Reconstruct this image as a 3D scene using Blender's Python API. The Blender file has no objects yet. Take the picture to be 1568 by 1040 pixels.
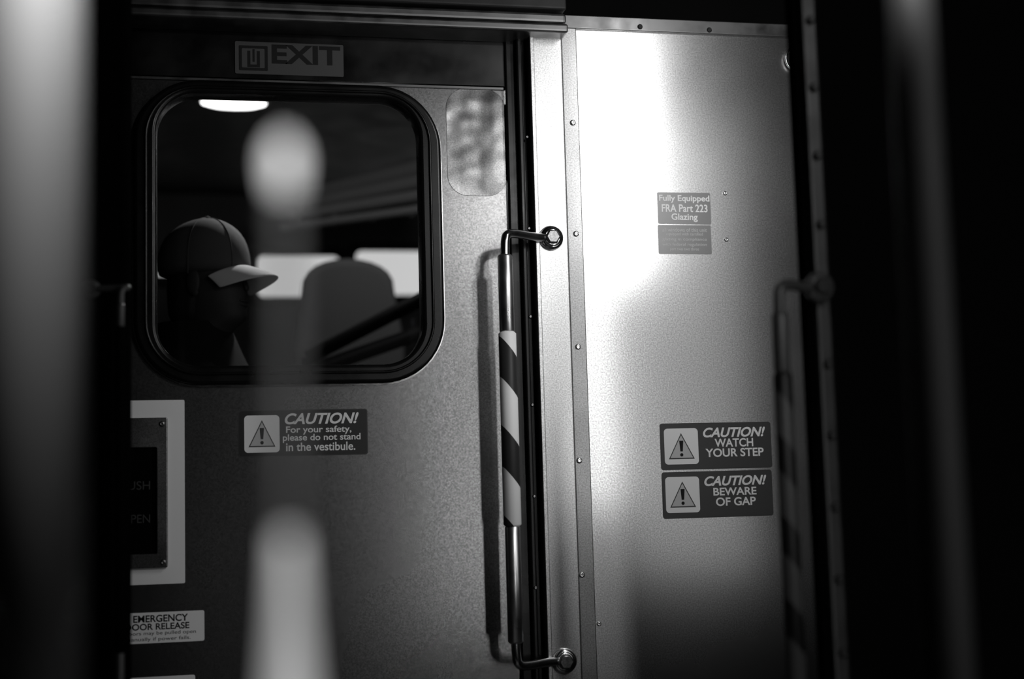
import bpy, math, bmesh
from mathutils import Vector, Matrix

S = bpy.context.scene
S.view_settings.view_transform = 'Standard'
COL = S.collection

# ------------------------------------------------------------------ camera
TARGET = Vector((0, 0, 1.45)); DIST = 3.05
yaw, pitch, roll = math.radians(12), math.radians(6), math.radians(-1.6)
fwd = Vector((math.sin(yaw)*math.cos(pitch), math.cos(yaw)*math.cos(pitch), math.sin(pitch)))
CAM = TARGET - fwd*DIST
R = (fwd.to_track_quat('-Z', 'Y').to_matrix().to_4x4() @ Matrix.Rotation(roll, 4, 'Z'))
cd = bpy.data.cameras.new('camera'); cam = bpy.data.objects.new('camera', cd); COL.objects.link(cam)
cam.matrix_world = Matrix.Translation(CAM) @ R
cd.lens = 50; cd.sensor_width = 36; cd.clip_start = 0.02
cd.dof.use_dof = True; cd.dof.focus_distance = 3.07; cd.dof.aperture_fstop = 1.4
S.camera = cam
FP = 1568*50/36
R3 = R.to_3x3()
def P(px, py, y=0.0):
    """measured photo point -> metres on the vertical plane at depth y (survey of the wall)"""
    d = R3 @ Vector(((px-784)/FP, (519.8-py)/FP, -1))
    return CAM + d*((y-CAM.y)/d.y)
def RECT(x0, y0, x1, y1, y=0.0):
    a, b, c, d = P(x0, y0, y), P(x1, y0, y), P(x1, y1, y), P(x0, y1, y)
    return (a.x+d.x)/2, (b.x+c.x)/2, (c.z+d.z)/2, (a.z+b.z)/2   # X0,X1,Z0,Z1

# ------------------------------------------------------------------ materials
def mat(name, col, metal=0.0, rough=0.5, var=0.0, vscale=8, bump=0.0, bscale=400, stretch=(1,1,1), emit=0, grain=0.0, bdist=.002, spec=.5):
    m = bpy.data.materials.new(name); m.use_nodes = True
    nt = m.node_tree; N = nt.nodes; L = nt.links
    b = N['Principled BSDF']
    b.inputs['Base Color'].default_value = (col, col, col, 1)
    b.inputs['Metallic'].default_value = metal
    b.inputs['Roughness'].default_value = rough
    b.inputs['Specular IOR Level'].default_value = spec
    if emit:
        b.inputs['Emission Color'].default_value = (1, 1, 1, 1); b.inputs['Emission Strength'].default_value = emit
    tc = N.new('ShaderNodeTexCoord'); mp = N.new('ShaderNodeMapping'); mp.inputs['Scale'].default_value = stretch
    L.new(tc.outputs['Object'], mp.inputs['Vector'])
    if var or grain:
        n = N.new('ShaderNodeTexNoise'); n.inputs['Scale'].default_value = vscale; n.inputs['Detail'].default_value = 6
        L.new(mp.outputs[0], n.inputs['Vector'])
        mr = N.new('ShaderNodeMapRange'); mr.inputs['From Min'].default_value = .3; mr.inputs['From Max'].default_value = .7
        mr.inputs['To Min'].default_value = max(0, rough-var); mr.inputs['To Max'].default_value = min(1, rough+var)
        L.new(n.outputs['Fac'], mr.inputs['Value']); L.new(mr.outputs[0], b.inputs['Roughness'])
        g = N.new('ShaderNodeTexNoise'); g.inputs['Scale'].default_value = 330; g.inputs['Detail'].default_value = 3
        L.new(tc.outputs['Object'], g.inputs['Vector'])
        mg = N.new('ShaderNodeMapRange'); mg.inputs['From Min'].default_value = .3; mg.inputs['From Max'].default_value = .7
        mg.inputs['To Min'].default_value = col*(1-grain); mg.inputs['To Max'].default_value = min(1, col*(1+grain))
        L.new(g.outputs['Fac'], mg.inputs['Value'])
        L.new(mg.outputs[0], b.inputs['Base Color'])
    if bump:
        n2 = N.new('ShaderNodeTexNoise'); n2.inputs['Scale'].default_value = bscale; n2.inputs['Detail'].default_value = 2
        L.new(mp.outputs[0], n2.inputs['Vector'])
        bp = N.new('ShaderNodeBump'); bp.inputs['Strength'].default_value = bump; bp.inputs['Distance'].default_value = bdist
        L.new(n2.outputs['Fac'], bp.inputs['Height']); L.new(bp.outputs[0], b.inputs['Normal'])
    return m

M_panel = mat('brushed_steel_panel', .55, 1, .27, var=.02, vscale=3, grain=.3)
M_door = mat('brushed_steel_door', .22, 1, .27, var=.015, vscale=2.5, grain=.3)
M_trim = mat('steel_trim', .25, 1, .33, var=.05, vscale=10, grain=.3)
M_jamb = mat('jamb_steel', .50, 1, .33, var=.04, vscale=6, grain=.3)
M_bright = mat('polished_steel', .75, 1, .18, var=.04, vscale=30)
M_grip = mat('satin_grip_steel', .7, 1, .3, var=.04, vscale=30)
M_wavy = mat('wavy_glint_steel', .20, 1, .28, var=.06, vscale=12, bump=.6, bscale=7, bdist=.02, grain=.3)  # bumped steel for the imitated reflections at the door corner
M_dark = mat('blackened_metal', .01, .3, .6, var=.1, vscale=10)
M_black = mat('matte_black', .003, 0, 1, spec=.0)
M_header = mat('dark_header_steel', .04, 1, .3, var=.1, vscale=8, bump=.4, bscale=10)
M_rubber = mat('black_rubber', .004, 0, .28, var=.05, vscale=20, spec=.3)
M_white = mat('white_label', .9, 0, .5, var=.05, spec=.2)
M_offw = mat('grey_white_label', .55, 0, .5, var=.05)
M_ltext = mat('light_text', .85, 0, .5)
M_stick = mat('dark_sticker_vinyl', .025, 0, .4, var=.05, spec=.3)
M_stick2 = mat('grey_sticker_vinyl', .06, .3, .4, var=.05, spec=.3)
M_stick3 = mat('faded_sticker_vinyl', .2, .5, .4, var=.05, spec=.3)
M_ink = mat('black_ink', .01, 0, .6, spec=.2)
M_int = mat('interior_wall_grey', .10, 0, .6, var=.1)
M_intd = mat('interior_dark', .01, 0, .6, var=.1)
M_seat = mat('seat_fabric', .26, 0, .9, var=.05, vscale=60)
M_lamp = mat('lamp_diffuser', 1, 0, .5, emit=5)
M_bandE = mat('lit_window_diffuser', 1, 0, .5, emit=.8)
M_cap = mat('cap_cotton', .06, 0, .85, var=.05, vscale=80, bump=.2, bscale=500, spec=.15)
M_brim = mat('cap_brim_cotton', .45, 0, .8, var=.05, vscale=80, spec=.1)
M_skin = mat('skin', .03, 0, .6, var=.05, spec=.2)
M_coat = mat('dark_jacket', .006, 0, .9, var=.05, bump=.3, bscale=60, spec=.1)
M_pill = mat('painted_pillar', .03, 0, .7, var=.05, spec=.1)
M_rod = mat('grey_rod_paint', .18, 0, .6, var=.05, spec=.2)
M_stan = mat('satin_pole', .014, .0, .6, var=.05, spec=.15)
M_stan2 = mat('dimmed_handle_metal', .08, .5, .45, var=.05, spec=.3)  # handle steel darkened in colour so the side handles read dim
M_postm = mat('dim_post_metal', .15, 1, .4, var=.1, vscale=20)
M_postd = mat('dim_channel_metal', .05, 1, .45, var=.1, vscale=20)
M_exit = mat('exit_sign_face', .07, 0, .5, var=.05, spec=.2)
M_bead = mat('bead_glow', 1, 0, .5, emit=1.1)  # glow imitating the bright out-of-focus blob, no lamp there
M_sleeve = mat('sleeve_glow', 1, 0, .5, emit=.42)  # glow imitating the bright lower part of the streak

def glass():
    m = bpy.data.materials.new('window_glass'); m.use_nodes = True
    nt = m.node_tree; N = nt.nodes; L = nt.links
    for n in list(N):
        if n.type == 'BSDF_PRINCIPLED': N.remove(n)
    t = N.new('ShaderNodeBsdfTransparent'); t.inputs[0].default_value = (.85, .85, .85, 1)
    g = N.new('ShaderNodeBsdfGlossy'); g.inputs['Roughness'].default_value = .03
    f = N.new('ShaderNodeFresnel'); f.inputs['IOR'].default_value = 1.4
    x = N.new('ShaderNodeMixShader'); L.new(f.outputs[0], x.inputs[0]); L.new(t.outputs[0], x.inputs[1]); L.new(g.outputs[0], x.inputs[2])
    L.new(x.outputs[0], N['Material Output'].inputs['Surface'])
    return m
M_glass = glass()

def stripes(name, lo, hi, period, slope=1.25):
    """diagonal hazard tape"""
    m = mat(name, .8, 0, .45, spec=.3)
    nt = m.node_tree; N = nt.nodes; L = nt.links; b = N['Principled BSDF']
    tc = N.new('ShaderNodeTexCoord'); s = N.new('ShaderNodeSeparateXYZ'); L.new(tc.outputs['Object'], s.inputs[0])
    a = N.new('ShaderNodeMath'); a.operation = 'MULTIPLY_ADD'; L.new(s.outputs['X'], a.inputs[0]); a.inputs[1].default_value = slope; L.new(s.outputs['Z'], a.inputs[2])
    d = N.new('ShaderNodeMath'); d.operation = 'DIVIDE'; d.inputs[1].default_value = period; L.new(a.outputs[0], d.inputs[0])
    ph = N.new('ShaderNodeMath'); ph.operation = 'ADD'; ph.inputs[1].default_value = 10.0; L.new(d.outputs[0], ph.inputs[0])
    fr = N.new('ShaderNodeMath'); fr.operation = 'FRACT'; L.new(ph.outputs[0], fr.inputs[0])
    gt = N.new('ShaderNodeMath'); gt.operation = 'GREATER_THAN'; gt.inputs[1].default_value = .54; L.new(fr.outputs[0], gt.inputs[0])
    mr = N.new('ShaderNodeMapRange'); mr.inputs['To Min'].default_value = hi; mr.inputs['To Max'].default_value = lo
    L.new(gt.outputs[0], mr.inputs['Value']); L.new(mr.outputs[0], b.inputs['Base Color'])
    return m
M_stripe = stripes('hazard_stripe_tape', .03, .95, .185)
M_stripe2 = stripes('dimmed_stripe_tape', .005, .045, .12)  # hazard tape copy, shade put into its darker colours

# ------------------------------------------------------------------ builders
def empty(name, loc=(0,0,0)):
    e = bpy.data.objects.new(name, None); e.location = loc; e.empty_display_size = .05; COL.objects.link(e); return e
def par(o, p):
    if p is not None:
        bpy.context.view_layer.update()
        mw = o.matrix_world.copy(); o.parent = p; o.matrix_parent_inverse = p.matrix_world.inverted(); o.matrix_world = mw
    return o
def finish(name, bm, m, parent=None, smooth=False):
    me = bpy.data.meshes.new(name); bmesh.ops.recalc_face_normals(bm, faces=bm.faces); bm.to_mesh(me); bm.free()
    me.materials.append(m)
    if smooth:
        for p in me.polygons: p.use_smooth = True
    o = bpy.data.objects.new(name, me); COL.objects.link(o)
    return par(o, parent)
def box(name, x0, x1, y0, y1, z0, z1, m, parent=None, bev=0.0):
    bm = bmesh.new(); bmesh.ops.create_cube(bm, size=1)
    for v in bm.verts:
        v.co = Vector((x0+(v.co.x+.5)*(x1-x0), y0+(v.co.y+.5)*(y1-y0), z0+(v.co.z+.5)*(z1-z0)))
    if bev: bmesh.ops.bevel(bm, geom=bm.edges[:], offset=bev, segments=3, affect='EDGES', profile=.5)
    return finish(name, bm, m, parent)
def rr(x0, x1, z0, z1, r, n=12):
    pts = []
    for cx, cz, a0 in ((x1-r, z1-r, 0), (x0+r, z1-r, 90), (x0+r, z0+r, 180), (x1-r, z0+r, 270)):
        for i in range(n+1):
            a = math.radians(a0+90*i/n); pts.append((cx+r*math.cos(a), cz+r*math.sin(a)))
    return pts
def plate(name, loops, y0, y1, m, parent=None, bev=0.0):
    """flat sheet in the XZ plane, loops[0] outline, the rest holes; spans y0..y1"""
    c = bpy.data.curves.new(name, 'CURVE'); c.dimensions = '2D'; c.fill_mode = 'BOTH'
    c.extrude = abs(y1-y0)/2-bev; c.bevel_depth = bev; c.bevel_resolution = 3
    if bev: c.offset = -bev
    for lp in loops:
        s = c.splines.new('POLY'); s.points.add(len(lp)-1); s.use_cyclic_u = True
        for i, (x, z) in enumerate(lp): s.points[i].co = (x, z, 0, 1)
    t = bpy.data.objects.new('t', c); COL.objects.link(t); bpy.context.view_layer.update()
    me = bpy.data.meshes.new_from_object(t.evaluated_get(bpy.context.evaluated_depsgraph_get()))
    bpy.data.objects.remove(t)
    me.transform(Matrix.Translation((0, (y0+y1)/2, 0)) @ Matrix.Rotation(math.pi/2, 4, 'X'))
    me.name = name; me.materials.clear(); me.materials.append(m)
    o = bpy.data.objects.new(name, me); COL.objects.link(o); return par(o, parent)
def tube(name, pts, r, m, parent=None, taper=None):
    c = bpy.data.curves.new(name, 'CURVE'); c.dimensions = '3D'; c.bevel_depth = r; c.bevel_resolution = 8; c.use_fill_caps = True
    s = c.splines.new('NURBS'); s.points.add(len(pts)-1); s.use_endpoint_u = True; s.order_u = 3; s.resolution_u = 10
    for i, p in enumerate(pts):
        s.points[i].co = (*p, 1)
        if taper: s.points[i].radius = taper[i]
    t = bpy.data.objects.new('t', c); COL.objects.link(t); bpy.context.view_layer.update()
    me = bpy.data.meshes.new_from_object(t.evaluated_get(bpy.context.evaluated_depsgraph_get()))
    bpy.data.objects.remove(t); me.name = name; me.materials.clear(); me.materials.append(m)
    for p in me.polygons: p.use_smooth = True
    o = bpy.data.objects.new(name, me); COL.objects.link(o); return par(o, parent)
def lathe(name, prof, loc, m, parent=None, axis='Z', n=40, sy=1.0, rot=None):
    bm = bmesh.new(); rings = []
    for r, z in prof:
        ring = []
        for i in range(n):
            a = 2*math.pi*i/n; ring.append(bm.verts.new((r*math.cos(a), r*math.sin(a)*sy, z)))
        rings.append(ring)
    for a, b in zip(rings, rings[1:]):
        for i in range(n): bm.faces.new((a[i], a[(i+1) % n], b[(i+1) % n], b[i]))
    bm.faces.new(rings[0]); bm.faces.new(rings[-1])
    if axis == 'Y': bmesh.ops.rotate(bm, verts=bm.verts, matrix=Matrix.Rotation(math.pi/2, 3, 'X'))
    if rot: bmesh.ops.rotate(bm, verts=bm.verts, matrix=rot)
    bmesh.ops.recalc_face_normals(bm, faces=bm.faces)
    me = bpy.data.meshes.new(name); bm.to_mesh(me); bm.free(); me.materials.append(m)
    for p in me.polygons: p.use_smooth = len(p.vertices) == 4
    o = bpy.data.objects.new(name, me); o.location = loc; COL.objects.link(o); return par(o, parent)
def screw(name, px, py, y, parent, r=.0065, m=None):
    p = P(px, py, y)
    return lathe(name, [(r, -.001), (r, .001), (r*.8, .003), (r*.35, .0042), (r*.3, .003)], (p.x, y, p.z), m or M_bright, parent, axis='Y', n=20)
def text(name, s, rect, y, m, parent, shear=0.0, bold=0.012):
    c = bpy.data.curves.new(name, 'FONT'); c.body = s; c.shear = shear; c.offset = bold; c.extrude = .004
    t = bpy.data.objects.new('t', c); COL.objects.link(t); bpy.context.view_layer.update()
    me = bpy.data.meshes.new_from_object(t.evaluated_get(bpy.context.evaluated_depsgraph_get()))
    bpy.data.objects.remove(t)
    xs = [v.co.x for v in me.vertices]; ys = [v.co.y for v in me.vertices]
    X0, X1, Z0, Z1 = rect
    sx = (X1-X0)/(max(xs)-min(xs)); sz = (Z1-Z0)/(max(ys)-min(ys))
    for v in me.vertices:
        x, yy, z = v.co
        v.co = (X0+(x-min(xs))*sx, y-.0002-z*.02, Z0+(yy-min(ys))*sz)
    me.name = name; me.materials.clear(); me.materials.append(m)
    o = bpy.data.objects.new(name, me); COL.objects.link(o); return par(o, parent)

# ------------------------------------------------------------------ main wall shell
YD = 0.035          # door leaf plane (recessed)
lp = P(358, 160, 1.9)
FLOOR, CEIL = 0.0, lp.z+.02
X = lambda px, y=0.0: P(px, 520, y).x
Z = lambda px, py, y=0.0: P(px, py, y).z

xj0, xj1, xt1, xp1 = X(824), X(873), X(897), X(1243)
ztop = Z(880, 44)
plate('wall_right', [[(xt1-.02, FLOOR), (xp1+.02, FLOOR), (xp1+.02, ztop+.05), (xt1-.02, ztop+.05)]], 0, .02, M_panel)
tr = empty('trim_1', (xj1, 0, 1))
box('riveted_strip', xj1, xt1, -.006, .004, FLOOR, ztop, M_trim, tr, .002)
for i, (a, b) in enumerate(((877, 188), (882, 358), (885, 531), (887, 705), (891, 880))):
    screw('rivet_%d' % i, a, b, -.006, tr)
jb = empty('door_jamb', (xj0, 0, 1))
box('jamb_plate', xj0, xj1, -.012, .03, FLOOR, ztop-.0, M_jamb, jb, .003)
box('jamb_lip', xj0-.004, xj0+.006, -.02, .03, FLOOR, ztop, M_jamb, jb, .002)
xs0 = X(788)
se = empty('door_seal', (xs0, 0, 1))
box('rubber_channel', xs0, xj0-.004, .02, .05, FLOOR, ztop, M_rubber, se, .004)
box('rubber_bead', xs0+.022, xs0+.034, .0, .03, FLOOR, ztop, M_rubber, se, .004)
for i, (a, b) in enumerate(((807, 210), (810, 350), (812, 485), (815, 620), (818, 760), (820, 900))):
    screw('seal_screw_%d' % i, a, b, .0, se, .004, M_trim)
xl = X(188)
h2 = empty('trim_2', (xp1, 0, ztop))
box('header_strip', xj0, xp1+.02, -.010, .0, ztop-.002, ztop+.028, M_postm, h2, .002)
box('header_cover', xj0, xp1+.05, -.004, .02, ztop+.028, ztop+.35, M_black, h2, .002)
screw('screw_a', 980, 41, -.010, h2, .006, M_dark); screw('screw_b', 1086, 46, -.010, h2, .006, M_dark)
h1 = empty('trim_3', (xl, 0, ztop))
zr = Z(600, 38, -.05)
box('rail_lower', xl-.1, xj1+.004, -.06, .03, zr-.004, zr+.016, M_postm, h1, .006)
box('rail_mid', xl-.1, xj1+.004, -.045, .03, zr+.020, zr+.045, M_postm, h1, .008)
box('rail_upper', xl-.1, xj1+.004, -.05, .03, zr+.05, zr+.4, M_dark, h1, .006)
zd1 = Z(600, 128, YD)
he = plate('trim_4', [[(xl-.1, zd1), (xs0, zd1), (xs0, zr+.1), (xl-.1, zr+.1)]], .028, .06, M_header)

# ------------------------------------------------------------------ door with window
door = empty('door_1', (X(490), YD, 1))
wx0, wx1, wz0, wz1 = RECT(214, 140, 664, 578, YD)
xd0, xd1 = X(150), xs0-.002
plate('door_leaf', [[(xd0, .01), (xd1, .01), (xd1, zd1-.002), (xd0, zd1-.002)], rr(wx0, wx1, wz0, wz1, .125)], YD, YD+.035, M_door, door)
box('leaf_top_fold', xd0, xd1, YD-.006, YD, zd1-.008, zd1-.002, M_postm, door, .001)
g0, g1, g2, g3 = RECT(205, 130, 676, 589, YD)
i0, i1, i2, i3 = RECT(240, 150, 643, 560, YD)
plate('window_gasket', [rr(g0, g1, g2, g3, .135), rr(i0, i1, i2, i3, .085)], YD-.022, YD+.04, M_rubber, door, .008)
plate('window_trim_ring', [rr(g0-.003, g1+.003, g2-.003, g3+.003, .138), rr(g0+.001, g1-.001, g2+.001, g3-.001, .134)], YD-.006, YD+.001, M_bright, door)
plate('gasket_bead', [rr(g0+.022, g1-.022, g2+.020, g3-.014, .112), rr(g0+.028, g1-.028, g2+.026, g3-.020, .106)], YD-.027, YD-.015, M_rubber, door, .0028)
plate('window_pane', [rr(i0-.004, i1+.004, i2-.004, i3+.004, .09)], YD+.004, YD+.008, M_glass, door)
a0, a1, a2, a3 = RECT(684, 136, 775, 300, YD)
plate('wavy_glint_plate', [rr(a0, a1, a2, a3, .045)], YD-.0012, YD+.001, M_wavy, door, .0005)  # added patch, stands in for wavy reflections on the leaf

ex = empty('exit_sign', P(443, 92, .028))
e = RECT(360, 66, 526, 115, .026)
plate('sign_plate', [rr(*e, .003)], .0262, .028, M_exit, ex)
e2 = RECT(366, 70, 410, 108, .026)
plate('door_icon_frame', [rr(*e2, .002), rr(e2[0]+.006, e2[1]-.006, e2[2]+.006, e2[3]-.006, .002)], .0257, .0262, M_ink, ex)
e3 = RECT(379, 78, 398, 103, .026)
plate('door_icon', [[(e3[0], e3[2]), (e3[1], e3[2]), (e3[1], e3[3]), (e3[1]-.006, e3[3]), (e3[1]-.006, e3[2]+.006), (e3[0]+.006, e3[2]+.006), (e3[0]+.006, e3[3]), (e3[0], e3[3])]], .0257, .0262, M_ink, ex)
box('figure', (e3[0]+e3[1])/2-.002, (e3[0]+e3[1])/2+.002, .0257, .0262, e3[2]+.012, e3[3]+.004, M_ink, ex)
text('letters', 'EXIT', RECT(416, 70, 521, 99, .026), .0262, M_ink, ex, bold=.03)

# ------------------------------------------------------------------ caution stickers
def caution(rect, icon, lines, y, name='caution_sticker', bg=None):
    r = RECT(*rect, y)
    st = empty(name, ((r[0]+r[1])/2, y, (r[2]+r[3])/2))
    plate('border', [rr(*r, .006)], y-.0006, y, M_stick2, st)
    plate('face', [rr(r[0]+.0018, r[1]-.0018, r[2]+.0018, r[3]-.0018, .005)], y-.001, y-.0004, bg or M_stick, st)
    q = RECT(*icon, y)
    plate('icon_square', [rr(*q, .008)], y-.0014, y-.0008, M_white, st)
    cx = (q[0]+q[1])/2; w = (q[1]-q[0]); h = q[3]-q[2]
    def tri(k): 
        cz = q[2]+h*.42
        return [(cx-w*.38*k, cz-h*.27*k), (cx+w*.38*k, cz-h*.27*k), (cx, cz+h*.45*k)]
    plate('warning_triangle', [tri(1), tri(.88)], y-.0018, y-.0012, M_stick2, st)
    plate('triangle_fill', [tri(.88)], y-.0015, y-.0013, M_offw, st)
    plate('exclamation', [[(cx-w*.035, q[2]+h*.36), (cx+w*.035, q[2]+h*.36), (cx+w*.06, q[2]+h*.66), (cx-w*.06, q[2]+h*.66)]], y-.002, y-.0014, M_ink, st)
    plate('exclamation_dot', [rr(cx-w*.045, cx+w*.045, q[2]+h*.22, q[2]+h*.31, w*.04, 4)], y-.002, y-.0014, M_ink, st)
    for i, (s, rc, sh, bo) in enumerate(lines):
        text('text_%d' % i, s, RECT(*rc, y), y-.001, M_ltext, st, sh, bo)
    return st
caution((1011, 647, 1181, 718), (1017, 656, 1069, 711),
        [('CAUTION!', (1076, 654, 1171, 669), .3, .03), ('WATCH', (1094, 671, 1153, 684), 0, .022), ('YOUR STEP', (1080, 686, 1169, 699), 0, .022)], 0, bg=M_stick2)
caution((1014, 721, 1183, 792), (1019, 730, 1071, 785),
        [('CAUTION!', (1078, 728, 1173, 743), .3, .03), ('BEWARE', (1092, 746, 1158, 758), 0, .022), ('OF GAP', (1096, 761, 1157, 774), 0, .022)], 0, bg=M_stick2)
caution((365, 627, 563, 698), (374, 636, 428, 693),
        [('CAUTION!', (436, 632, 549, 649), .3, .03), ('For your safety,', (438, 652, 538, 665), 0, .015), ('please do not stand', (433, 664, 552, 677), 0, .015), ('in the vestibule.', (438, 677, 544, 690), 0, .015)], YD)

r = RECT(1007, 295, 1088, 389)
gn = empty('glazing_notice_sticker', ((r[0]+r[1])/2, 0, (r[2]+r[3])/2))
plate('upper_face', [rr(*RECT(1007, 295, 1088, 343), .003)], -.0008, 0, M_stick3, gn)
plate('lower_face', [rr(*RECT(1008, 345, 1089, 389), .003)], -.0008, 0, M_stick3, gn)
for i, (s, rc) in enumerate((('Fully Equipped', (1009, 299, 1086, 311)), ('FRA Part 223', (1013, 313, 1083, 325)), ('Glazing', (1028, 327, 1068, 340)))):
    text('text_%d' % i, s, RECT(*rc), -.0008, M_ltext, gn, 0, .02)
for i, (s, rc) in enumerate((('all windows of this unit', (1014, 349, 1082, 355)), ('equipped with certified', (1020, 356, 1076, 362)), ('glazing in compliance', (1014, 364, 1082, 370)), ('with federal regulation', (1014, 372, 1082, 378)), ('part two two three', (1026, 379, 1070, 385)))):
    text('small_text_%d' % i, s, RECT(*rc), -.0008, M_offw, gn, 0, .0)
sd = empty('panel_screw', P(1110, 330)); 
screw('screw_head_a', 1110, 296, 0, sd, .005); screw('screw_head_b', 1112, 367, 0, sd, .005); screw('screw_head_c', 917, 955, 0, sd, .005)
lk = empty('door_hook', P(1212, 92))
c = P(1212, 92)
tube('hook_ring', [c+Vector((.018*math.cos(t), -.01, .024*math.sin(t))) for t in [math.radians(x) for x in range(60, 330, 25)]], .003, M_bright, lk)
lathe('hook_base', [(.012, -.001), (.012, .004), (.008, .010), (.003, .011)], (c.x+.012, 0, c.z-.006), M_trim, lk, axis='Y')

# ------------------------------------------------------------------ control panel at left
r = RECT(170, 613, 283, 895, YD)
cp = empty('door_control_panel', (r[1], YD, r[2]))
q = RECT(180, 640, 257, 870, YD)
plate('white_border', [rr(*r, .003), rr(q[0], q[1], q[2], q[3], .004)], YD-.0012, YD, M_white, cp)
plate('steel_plate', [rr(*q, .004), rr(*RECT(190, 686, 240, 848, YD), .003)], YD-.010, YD, M_trim, cp, .002)
plate('recess', [rr(*RECT(188, 684, 242, 850, YD), .003)], YD-.003, YD-.001, M_black, cp)
text('push_text', 'PUSH', RECT(186, 737, 230, 750, YD), YD-.003, M_stick2, cp, 0, .0)
text('open_text', 'OPEN', RECT(186, 788, 230, 801, YD), YD-.003, M_stick2, cp, 0, .0)
for i, (a, b) in enumerate(((248, 649), (250, 861))): screw('plate_screw_%d' % i, a, b, YD-.010, cp, .006, M_trim)

def label(name, rc, lines):
    r = RECT(*rc, YD); l = empty(name, (r[0], YD, r[2]))
    plate('face', [rr(*r, .004)], YD-.001, YD, M_white, l)
    for i, (s, t, b) in enumerate(lines): text('text_%d' % i, s, RECT(*t, YD), YD-.001, M_ink, l, 0, b)
label('emergency_door_release_label', (180, 937, 313, 984), [('EMERGENCY', (204, 941, 288, 952), .02), ('DOOR RELEASE', (192, 954, 290, 964), .02),
      ('Doors may be pulled open', (190, 966, 300, 973), 0.0), ('manually if power fails.', (193, 975, 292, 982), 0.0)])
label('door_instruction_label', (180, 1036, 299, 1080), [('CAUTION', (200, 1048, 280, 1060), .02)])

# ------------------------------------------------------------------ grab handles
def handle(name, top, tape0, tape1, bot, off, ywall, xeye, rad=.0185, k=1.0, mb=M_bright, ms=M_stripe, mt=M_trim, mg=None):
    yb = ywall-off
    a = P(*top, yb); b = P(*bot, yb)
    x = (a.x+b.x)/2; t0 = P(*tape0, yb).z; t1 = P(*tape1, yb).z
    hd = empty(name, (x, yb, b.z))
    def bar(n, z0, z1, r, mm): 
        L = z1-z0
        return lathe(n, [(r*.8, 0), (r, .004), (r, L-.004), (r*.8, L)], (x, yb, z0), mm, hd, n=48)
    bar('upper_grip', t0-.002, a.z, rad*.86, mg or mb); bar('lower_grip', b.z, t1+.002, rad*.86, mg or mb)
    bar('striped_grip', t1, t0, rad, ms)
    for n, z, s in (('upper', a.z, 1), ('lower', b.z, -1)):
        dz = .045*k
        xe = x+xeye
        pts = [Vector((x, yb, z-.01*s)), Vector((x, yb, z+dz*.55*s)), Vector((x+.005*k, yb+.003, z+dz*s)), Vector((x+.03*k, yb+off*.3, z+dz*1.1*s)),
               Vector((xe-.035*k, ywall-.018*k, z+dz*1.05*s)), Vector((xe-.008*k, ywall-.008*k, z+dz*1.1*s))]
        tube(n+'_bracket', pts, .0095*k, mb, hd, [1, 1, 1, 1, 1, .9])
        ze = z+dz*1.1*s
        lathe(n+'_eye', [(.026*k, 0), (.027*k, .004), (.024*k, .012), (.017*k, .013)], (xe, ywall, ze), mb, hd, axis='Y')
        lathe(n+'_bolt', [(.0165*k, .010), (.0165*k, .022), (.013*k, .025)], (xe, ywall, ze), mt, hd, axis='Y', n=6)
        lathe(n+'_washer', [(.020*k, .010), (.020*k, .0145), (.015*k, .0148)], (xe, ywall, ze), mb, hd, axis='Y')
    return hd
handle('grab_handle', (776, 390), (778, 508), (783, 806), (787, 985), .075, -.012, .118, mg=M_grip)

# ------------------------------------------------------------------ right side: outer door leaf edge with second handle
YR = -.9
pr = empty('door_post', P(1270, 520, YR))
x0 = X(1240, YR)
box('post_body', x0, x0+1.1, YR, YR+.04, FLOOR, 2.6, M_black, pr, .01)
xr0, xr1 = X(1254, YR-.02), X(1280, YR-.02)
box('post_channel', xr0, xr1, YR-.015, YR, FLOOR, 2.6, M_postd, pr, .006)
zz = 0.1; i = 0
while zz < 2.3:
    lathe('channel_bolt_%d' % i, [(.007, 0), (.007, .005), (.004, .009)], ((xr0+xr1)/2, YR-.015, zz), M_postd, pr, axis='Y', n=20); zz += .11; i += 1
handle('grab_handle', (1207, 478), (1208, 570), (1212, 1060), (1214, 1200), .05, YR-.025, X(1268, YR-.014)-X(1208, YR-.064), rad=.0145, k=.9, mb=M_stan2, ms=M_stripe2, mt=M_dark)

def atd(px, py, d):
    v = R3 @ Vector(((px-784)/FP, (519.8-py)/FP, -1)); return CAM+v*d
c = atd(1418, 400, 1.4)
st = empty('stanchion_pole', (c.x, c.y, 0))
lathe('pole_tube', [(.023, 0), (.023, 2.6)], (c.x, c.y, 0), M_stan, st)
lathe('pole_foot', [(.05, 0), (.05, .01), (.03, .03), (.023, .05)], (c.x, c.y, 0), M_stan, st)
stp = c.copy()

# ------------------------------------------------------------------ left side
YL = -.45
pl = empty('door_frame_post', P(165, 520, YL))
x1 = X(199, YL)
box('frame_body', x1-.6, x1, YL, YL+.06, FLOOR, 2.6, M_black, pl, .012)
handle('grab_handle', (184, 465), (184, 500), (184, 1000), (184, 1200), .04, YL-.002, -.05, rad=.008, k=.6, mb=M_stan2, ms=M_black, mt=M_dark)
c = atd(50, 400, 1.05)
pp = empty('platform_pillar', (c.x, c.y, 0))
lathe('pillar_shaft', [(.036, 0.0), (.036, 2.6)], (c.x, c.y, 0), M_pill, pp, n=64)
lathe('pillar_base', [(.075, 0), (.075, .012), (.05, .03), (.036, .05)], (c.x, c.y, 0), M_dark, pp)
ppc = c.copy()

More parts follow.
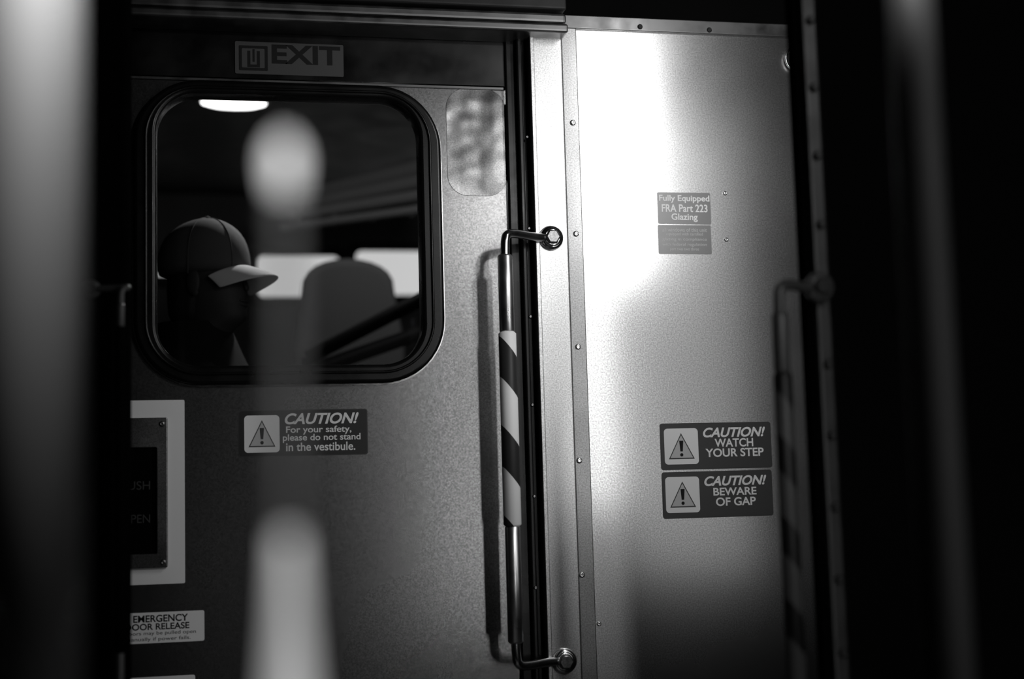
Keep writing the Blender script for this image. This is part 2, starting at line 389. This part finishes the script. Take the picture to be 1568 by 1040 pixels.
c = atd(438, 520, .62)
rod = empty('streak_rod', (c.x, c.y, 0))  # added rod with glowing bead and sleeve, standing in for a blurred streak
za = atd(443, 240, .62).z; zb = atd(440, 870, .62).z
lathe('rod', [(.0036, 0), (.0036, za-.005)], (c.x, c.y, 0), M_rod, rod, n=20)
lathe('glow_bead', [(.0037, -.014), (.0048, -.007), (.0056, 0), (.0046, .005), (.0030, .008), (.001, .010)], (c.x, c.y, za), M_bead, rod, n=20)
lathe('glow_sleeve', [(.0115, -.6), (.0105, -.08), (.008, -.05), (.0055, -.02), (.0037, .015)], (c.x, c.y, zb), M_sleeve, rod, n=20)
lathe('rod_foot', [(.04, 0), (.04, .008), (.013, .02)], (c.x, c.y, 0), M_dark, rod)
rdc = c.copy()

# ------------------------------------------------------------------ floor, ceiling, interior
box('floor', -2.6, 2.6, -3.6, 3.6, -.1, 0, M_intd)
box('ceiling', -2.6, 2.6, .07, 3.6, CEIL, CEIL+.1, M_int)
box('wall_back', -2.6, 2.6, 3.5, 3.6, 0, CEIL, M_int)
box('wall_left', -2.6, xd0+.001, .036, .07, 0, CEIL, M_black)
box('wall_side', xp1, 2.6, .021, .06, 0, CEIL, M_black)

cl = empty('ceiling_light', (lp.x, 1.9, CEIL))
lathe('lamp_rim', [(.125, .0), (.125, -.010), (.118, -.014)], (lp.x, 1.9, CEIL), M_trim, cl, sy=.45)
lathe('lamp_lens', [(.112, -.012), (.108, -.02), (.08, -.028), (.02, -.03)], (lp.x, 1.9, CEIL), M_lamp, cl, sy=.45)

YW = 3.48
def wband(name, rc, m):
    r = RECT(*rc, YW); e = empty(name, (r[0], YW, r[2]))
    plate('pane', [rr(*r, .03)], YW, YW+.02, m, e)
    plate('frame', [rr(r[0]-.04, r[1]+.04, r[2]-.04, r[3]+.04, .05), rr(*r, .03)], YW-.015, YW+.02, M_intd, e, .004)
wband('window_1', (395, 392, 520, 455), M_bandE)
wband('window_2', (545, 385, 720, 452), M_bandE)
wband('window_3', (200, 404, 285, 424), M_bandE)
def rack():
    e = empty('luggage_rack', P(540, 310, 2.2))
    for i in range(4):
        a = P(430+i*14, 350-i*17, 2.2+i*.1); b = P(660, 318-i*22, 2.0+i*.1)
        tube('rack_rail_%d' % i, [a, (a+b)/2, b], .016+.006*i, M_seat, e)
    for j in range(4):
        p = P(450+j*60, 348-j*7, 2.2); q = P(472+j*60, 285-j*8, 2.55)
        tube('rack_strut_%d' % j, [p, (p+q)/2, q], .012, M_seat, e)
rack()
def seat(px, py, y, s=1.0):
    t = P(px, py, y); e = empty('train_seat', (t.x, y, 0))
    w = .24*s; H = t.z
    pts = []
    for i in range(13):
        a = math.pi*(1-i/12); pts.append((t.x+.84*w*math.cos(a), H-.12+.12*max(0, math.sin(a))**.7))
    pts = [(t.x-w, H-.8)]+[(t.x-w, H-.3)]+pts+[(t.x+w, H-.3), (t.x+w, H-.8)]
    plate('seat_back', [pts[::-1]], y, y+.11, M_seat, e, .03)
    box('seat_cushion', t.x-w, t.x+w, y-.42, y+.02, H-.87, H-.74, M_seat, e, .04)
    box('seat_base', t.x-w*.8, t.x+w*.8, y-.3, y+.05, 0, H-.86, M_intd, e, .01)
    tube('arm_rest', [Vector((t.x+w+.02, y, H-.62)), Vector((t.x+w+.02, y-.2, H-.6)), Vector((t.x+w+.02, y-.4, H-.62))], .022, M_intd, e)
seat(534, 394, 1.9, .8)
hr = empty('stair_handrail', P(560, 500, 1.2))
a = P(470, 548, 1.2); b = P(700, 430, 1.2)
tube('rail', [a, (a+b)/2, b], .022, M_intd, hr)
a2 = P(470, 570, 1.2); b2 = P(700, 490, 1.2)
tube('lower_rail', [a2, (a2+b2)/2, b2], .022, M_seat, hr)
tube('rail_post', [b, Vector((b.x, b.y, b.z/2)), Vector((b.x, b.y, 0))], .018, M_intd, hr)
tube('rail_post_b', [a, Vector((a.x, a.y, a.z/2)), Vector((a.x, a.y, 0))], .018, M_intd, hr)

# ------------------------------------------------------------------ person in baseball cap
YPn = .5
hp = P(322, 330, YPn)
person = empty('person', (hp.x, YPn, 0))
Hc = hp.z-.262
turn = Matrix.Rotation(math.radians(-28), 4, 'Z')
base = Matrix.Translation((hp.x, YPn, Hc)) @ turn
def sect(name, secs, m, n=32, sub=1, cap_ends=True):
    bm = bmesh.new(); rings = []
    for z, xc, rf, rb, ry in secs:
        ring = []
        for i in range(n):
            a = 2*math.pi*i/n; c, s = math.cos(a), math.sin(a)
            rx = rf if c > 0 else rb
            ring.append(bm.verts.new((xc+rx*c, ry*s, z)))
        rings.append(ring)
    for a, b in zip(rings, rings[1:]):
        for i in range(n): bm.faces.new((a[i], a[(i+1) % n], b[(i+1) % n], b[i]))
    if cap_ends: bm.faces.new(rings[0][::-1]); bm.faces.new(rings[-1])
    bm.transform(base)
    o = finish(name, bm, m, person, True)
    if sub: md = o.modifiers.new('sub', 'SUBSURF'); md.levels = sub; md.render_levels = sub
    return o
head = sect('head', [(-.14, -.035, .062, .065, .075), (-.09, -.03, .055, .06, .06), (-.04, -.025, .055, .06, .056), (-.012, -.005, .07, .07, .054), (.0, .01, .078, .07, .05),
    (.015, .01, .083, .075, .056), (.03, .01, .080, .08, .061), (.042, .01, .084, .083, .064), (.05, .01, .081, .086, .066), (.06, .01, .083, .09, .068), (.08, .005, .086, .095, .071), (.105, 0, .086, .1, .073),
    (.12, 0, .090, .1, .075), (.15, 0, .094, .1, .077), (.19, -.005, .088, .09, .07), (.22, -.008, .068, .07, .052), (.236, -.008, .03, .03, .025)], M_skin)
def blob(name, loc, sc, m, seg=16):
    bm = bmesh.new(); bmesh.ops.create_uvsphere(bm, u_segments=seg, v_segments=10, radius=1)
    for v in bm.verts: v.co = Vector((v.co.x*sc[0]+loc[0], v.co.y*sc[1]+loc[1], v.co.z*sc[2]+loc[2]))
    bm.transform(base); return finish(name, bm, m, person, True)
bm = bmesh.new()
vs = [bm.verts.new(v) for v in ((.082, 0, .118), (.078, .012, .11), (.078, -.012, .11), (.112, 0, .078), (.095, .018, .07), (.095, -.018, .07), (.085, 0, .062))]
for f in ((0, 1, 3), (0, 3, 2), (1, 4, 3), (2, 3, 5), (3, 4, 6), (3, 6, 5), (0, 2, 1), (1, 2, 5, 6, 4)): bm.faces.new([vs[i] for i in f])
bm.transform(base); no = finish('nose', bm, M_skin, person, True); md = no.modifiers.new('s', 'SUBSURF'); md.levels = md.render_levels = 2
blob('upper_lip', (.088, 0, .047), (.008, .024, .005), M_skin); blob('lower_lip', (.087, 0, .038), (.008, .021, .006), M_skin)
for s, n in ((1, 'left'), (-1, 'right')):
    blob(n+'_eye', (.078, .031*s, .112), (.012, .013, .010), M_stick2); blob(n+'_pupil', (.087, .031*s, .112), (.004, .005, .005), M_ink)
    blob(n+'_ear', (-.005, .077*s, .09), (.018, .008, .032), M_skin); blob(n+'_ear_lobe', (-.001, .077*s, .065), (.010, .006, .010), M_skin)
sect('hair', [(-.02, -.03, .02, .075, .065), (.06, -.02, .03, .09, .076), (.11, -.01, .05, .1, .079), (.14, 0, .09, .103, .081)], M_ink)
cap = []
for z, k in ((.112, 1.0), (.135, 1.015), (.165, 1.0), (.195, .93), (.22, .80), (.24, .60), (.253, .36), (.259, .12)):
    cap.append((z-.004, -.008, .104*k, .124*k, .096*k))
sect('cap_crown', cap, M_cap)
blob('cap_button', (-.008, 0, .256), (.008, .008, .005), M_cap)
for j in range(3):
    a = math.radians(30+60*j); pts = []
    for sgn in (1, -1):
        seq = cap if sgn == 1 else cap[::-1]
        for z, xc, rf, rb, ry in seq:
            c, s = math.cos(a)*sgn, math.sin(a)*sgn
            pts.append(base @ Vector((xc+(rf if c > 0 else rb)*1.0*c, ry*1.0*s, z)))
    tube('cap_seam_%d' % j, pts, .0012, M_cap, person)
bm = bmesh.new(); rows = []
for u in range(9):
    row = []
    for v in range(17):
        t = (v/16-.5)*2; ang = t*1.15
        rin = Vector((.104*math.cos(ang)-.008, .094*math.sin(ang)))
        ro = Vector((.104*math.cos(ang)+.072*max(0, math.cos(t*1.35))**.8, .090*math.sin(ang)*(1-.02)))
        p = rin.lerp(ro, u/8)
        row.append(bm.verts.new((p.x, p.y, .134-.034*t*t-.030*(u/8)**1.2)))
    rows.append(row)
for a, b in zip(rows, rows[1:]):
    for v in range(16): bm.faces.new((a[v], a[v+1], b[v+1], b[v]))
bm.transform(base); br = finish('cap_brim', bm, M_brim, person, True)
md = br.modifiers.new('t', 'SOLIDIFY'); md.thickness = .004; md = br.modifiers.new('s', 'SUBSURF'); md.levels = md.render_levels = 1

def body():
    nd = Hc-.06
    J = {'pelvis': (0, 0, .93, .135, .11), 'waist': (-.005, 0, 1.1, .125, .10), 'chest': (0, 0, nd-.20, .165, .12), 'neckb': (-.02, 0, nd-.05, .10, .09), 'neck': (-.022, 0, nd+.01, .07, .07),
         'shL': (-.01, .17, nd-.10, .07, .07), 'elL': (-.02, .23, nd-.40, .05, .05), 'wrL': (.05, .23, nd-.64, .035, .035),
         'shR': (-.01, -.17, nd-.10, .07, .07), 'elR': (-.02, -.23, nd-.40, .05, .05), 'wrR': (.05, -.23, nd-.64, .035, .035),
         'hipL': (0, .09, .85, .095, .095), 'knL': (.01, .10, .48, .065, .065), 'anL': (-.01, .10, .09, .045, .045), 'toL': (.15, .11, .04, .035, .035),
         'hipR': (0, -.09, .85, .095, .095), 'knR': (.01, -.10, .48, .065, .065), 'anR': (-.01, -.10, .09, .045, .045), 'toR': (.15, -.11, .04, .035, .035)}
    E = [('pelvis', 'waist'), ('waist', 'chest'), ('chest', 'neckb'), ('neckb', 'neck'), ('chest', 'shL'), ('shL', 'elL'), ('elL', 'wrL'), ('chest', 'shR'), ('shR', 'elR'), ('elR', 'wrR'),
         ('pelvis', 'hipL'), ('hipL', 'knL'), ('knL', 'anL'), ('anL', 'toL'), ('pelvis', 'hipR'), ('hipR', 'knR'), ('knR', 'anR'), ('anR', 'toR')]
    k = list(J); me = bpy.data.meshes.new('clothed_body')
    B2 = Matrix.Translation((hp.x, YPn, 0)) @ turn
    me.from_pydata([B2 @ Vector(J[n][:3]) for n in k], [(k.index(a), k.index(b)) for a, b in E], [])
    me.materials.append(M_coat)
    o = bpy.data.objects.new('clothed_body', me); COL.objects.link(o)
    o.modifiers.new('skin', 'SKIN')
    for i, n in enumerate(k): me.skin_vertices[0].data[i].radius = J[n][3:]
    me.skin_vertices[0].data[0].use_root = True
    s = o.modifiers.new('sub', 'SUBSURF'); s.levels = s.render_levels = 2
    par(o, person)
    for sd, n in ((1, 'left'), (-1, 'right')):
        hm = bpy.data.meshes.new(n+'_hand'); V = []; Ed = []; Rr = []
        w = Vector((.05, .23*sd, nd-.64)); palm = w+Vector((.02, 0, -.07))
        V += [w, palm]; Ed += [(0, 1)]; Rr += [.026, .034]
        for f in range(4):
            o0 = palm+Vector((-.03+.021*f, 0, -.02)); l = (.065, .08, .085, .07)[f]
            i0 = len(V)
            V += [o0, o0+Vector((.004, -.004*sd, -l*.5)), o0+Vector((.008, -.018*sd, -l))]; Rr += [.010, .009, .008]; Ed += [(1, i0), (i0, i0+1), (i0+1, i0+2)]
        i0 = len(V); V += [w+Vector((.045, -.01*sd, -.05)), w+Vector((.062, -.02*sd, -.09))]; Rr += [.011, .009]; Ed += [(1, i0), (i0, i0+1)]
        hm.from_pydata([B2 @ v for v in V], Ed, []); hm.materials.append(M_skin)
        ho = bpy.data.objects.new(n+'_hand', hm); COL.objects.link(ho); ho.modifiers.new('skin', 'SKIN')
        for i, q in enumerate(Rr): hm.skin_vertices[0].data[i].radius = (q, q)
        s = ho.modifiers.new('sub', 'SUBSURF'); s.levels = s.render_levels = 1
        par(ho, person)
body()
sect('jacket_collar', [(-.16, -.03, .15, .15, .16), (-.10, -.03, .11, .12, .12), (-.05, -.03, .09, .105, .10), (-.02, -.035, .082, .10, .09), (.0, -.04, .076, .095, .085)], M_coat, cap_ends=False)

# ------------------------------------------------------------------ lights
W = bpy.data.worlds.new('night'); S.world = W; W.use_nodes = True
W.node_tree.nodes['Background'].inputs[0].default_value = (.5, .5, .5, 1); W.node_tree.nodes['Background'].inputs[1].default_value = .003
def area(name, loc, target, sx, sy, e):
    l = bpy.data.lights.new(name, 'AREA'); l.shape = 'RECTANGLE'; l.size = sx; l.size_y = sy; l.energy = e
    o = bpy.data.objects.new(name, l); COL.objects.link(o); o.location = loc
    o.rotation_euler = (Vector(target)-Vector(loc)).to_track_quat('-Z', 'Y').to_euler(); return o
def point(name, loc, e, r=.03):
    l = bpy.data.lights.new(name, 'POINT'); l.energy = e; l.shadow_soft_size = r
    o = bpy.data.objects.new(name, l); COL.objects.link(o); o.location = loc; return o
def spot(name, loc, target, e, ang, r=.03, blend=.6):
    l = bpy.data.lights.new(name, 'SPOT'); l.energy = e; l.shadow_soft_size = r; l.spot_size = math.radians(ang); l.spot_blend = blend
    o = bpy.data.objects.new(name, l); COL.objects.link(o); o.location = loc
    o.rotation_euler = (Vector(target)-Vector(loc)).to_track_quat('-Z', 'Y').to_euler(); return o
def mirror_pos(px, py, L):
    p = P(px, py); k = L/(-CAM.y)
    return Vector((p.x+(p.x-CAM.x)*k, -L, p.z+(p.z-CAM.z)*k)), p
q, p = mirror_pos(934, 215, .75)
area('panel_streak_light', q, (p.x, 0, q.z), .05, .70, 4.4)  # unseen strip, placed so the panel mirrors it as a streak
q, p = mirror_pos(908, 600, .75)
area('panel_streak_light', q, (p.x, 0, q.z), .04, .6, .6)  # added weaker strip, carries the streak down the panel
q, p = mirror_pos(1040, 540, .75)
area('panel_soft_fill', q, (p.x, 0, q.z), .34, 1.2, .6)  # added fill, sets the base brightness of the panel
q, p = mirror_pos(738, 600, 2.2)
area('door_band_light', q, p, .07, 1.7, 3.8)  # unseen strip, placed so the door mirrors it as a bright band
point('front_fill_point', CAM+Vector((1.3, .3, 1.2)), 18.0, .06)  # added fill near the camera for labels, tape and door
a = ppc+Vector((.04, -.14, .40)); spot('pillar_fill_spot', a, ppc+Vector((0, 0, .17)), 65, 60)  # added spot, brightens the upper pillar
a = stp+Vector((-.03, -.07, .40)); spot('stanchion_fill_spot', a, stp+Vector((0, 0, .31)), 10, 45)  # added spot, brightens the top of the pole
a = Vector((rdc.x+.06, rdc.y-.15, CAM.z+.40)); spot('rod_fill_spot', a, Vector((rdc.x, rdc.y, CAM.z+.02)), 2.2, 60)  # added spot to make the rod show up brighter
spot('vestibule_downlight', (hp.x+.42, .95, CEIL-.03), (hp.x+.05, .5, hp.z-.1), 75, 70, .05)
point('interior_fill_point', (0.1, 1.2, CEIL-.15), 5, .08)  # added interior fill for the rack and seat
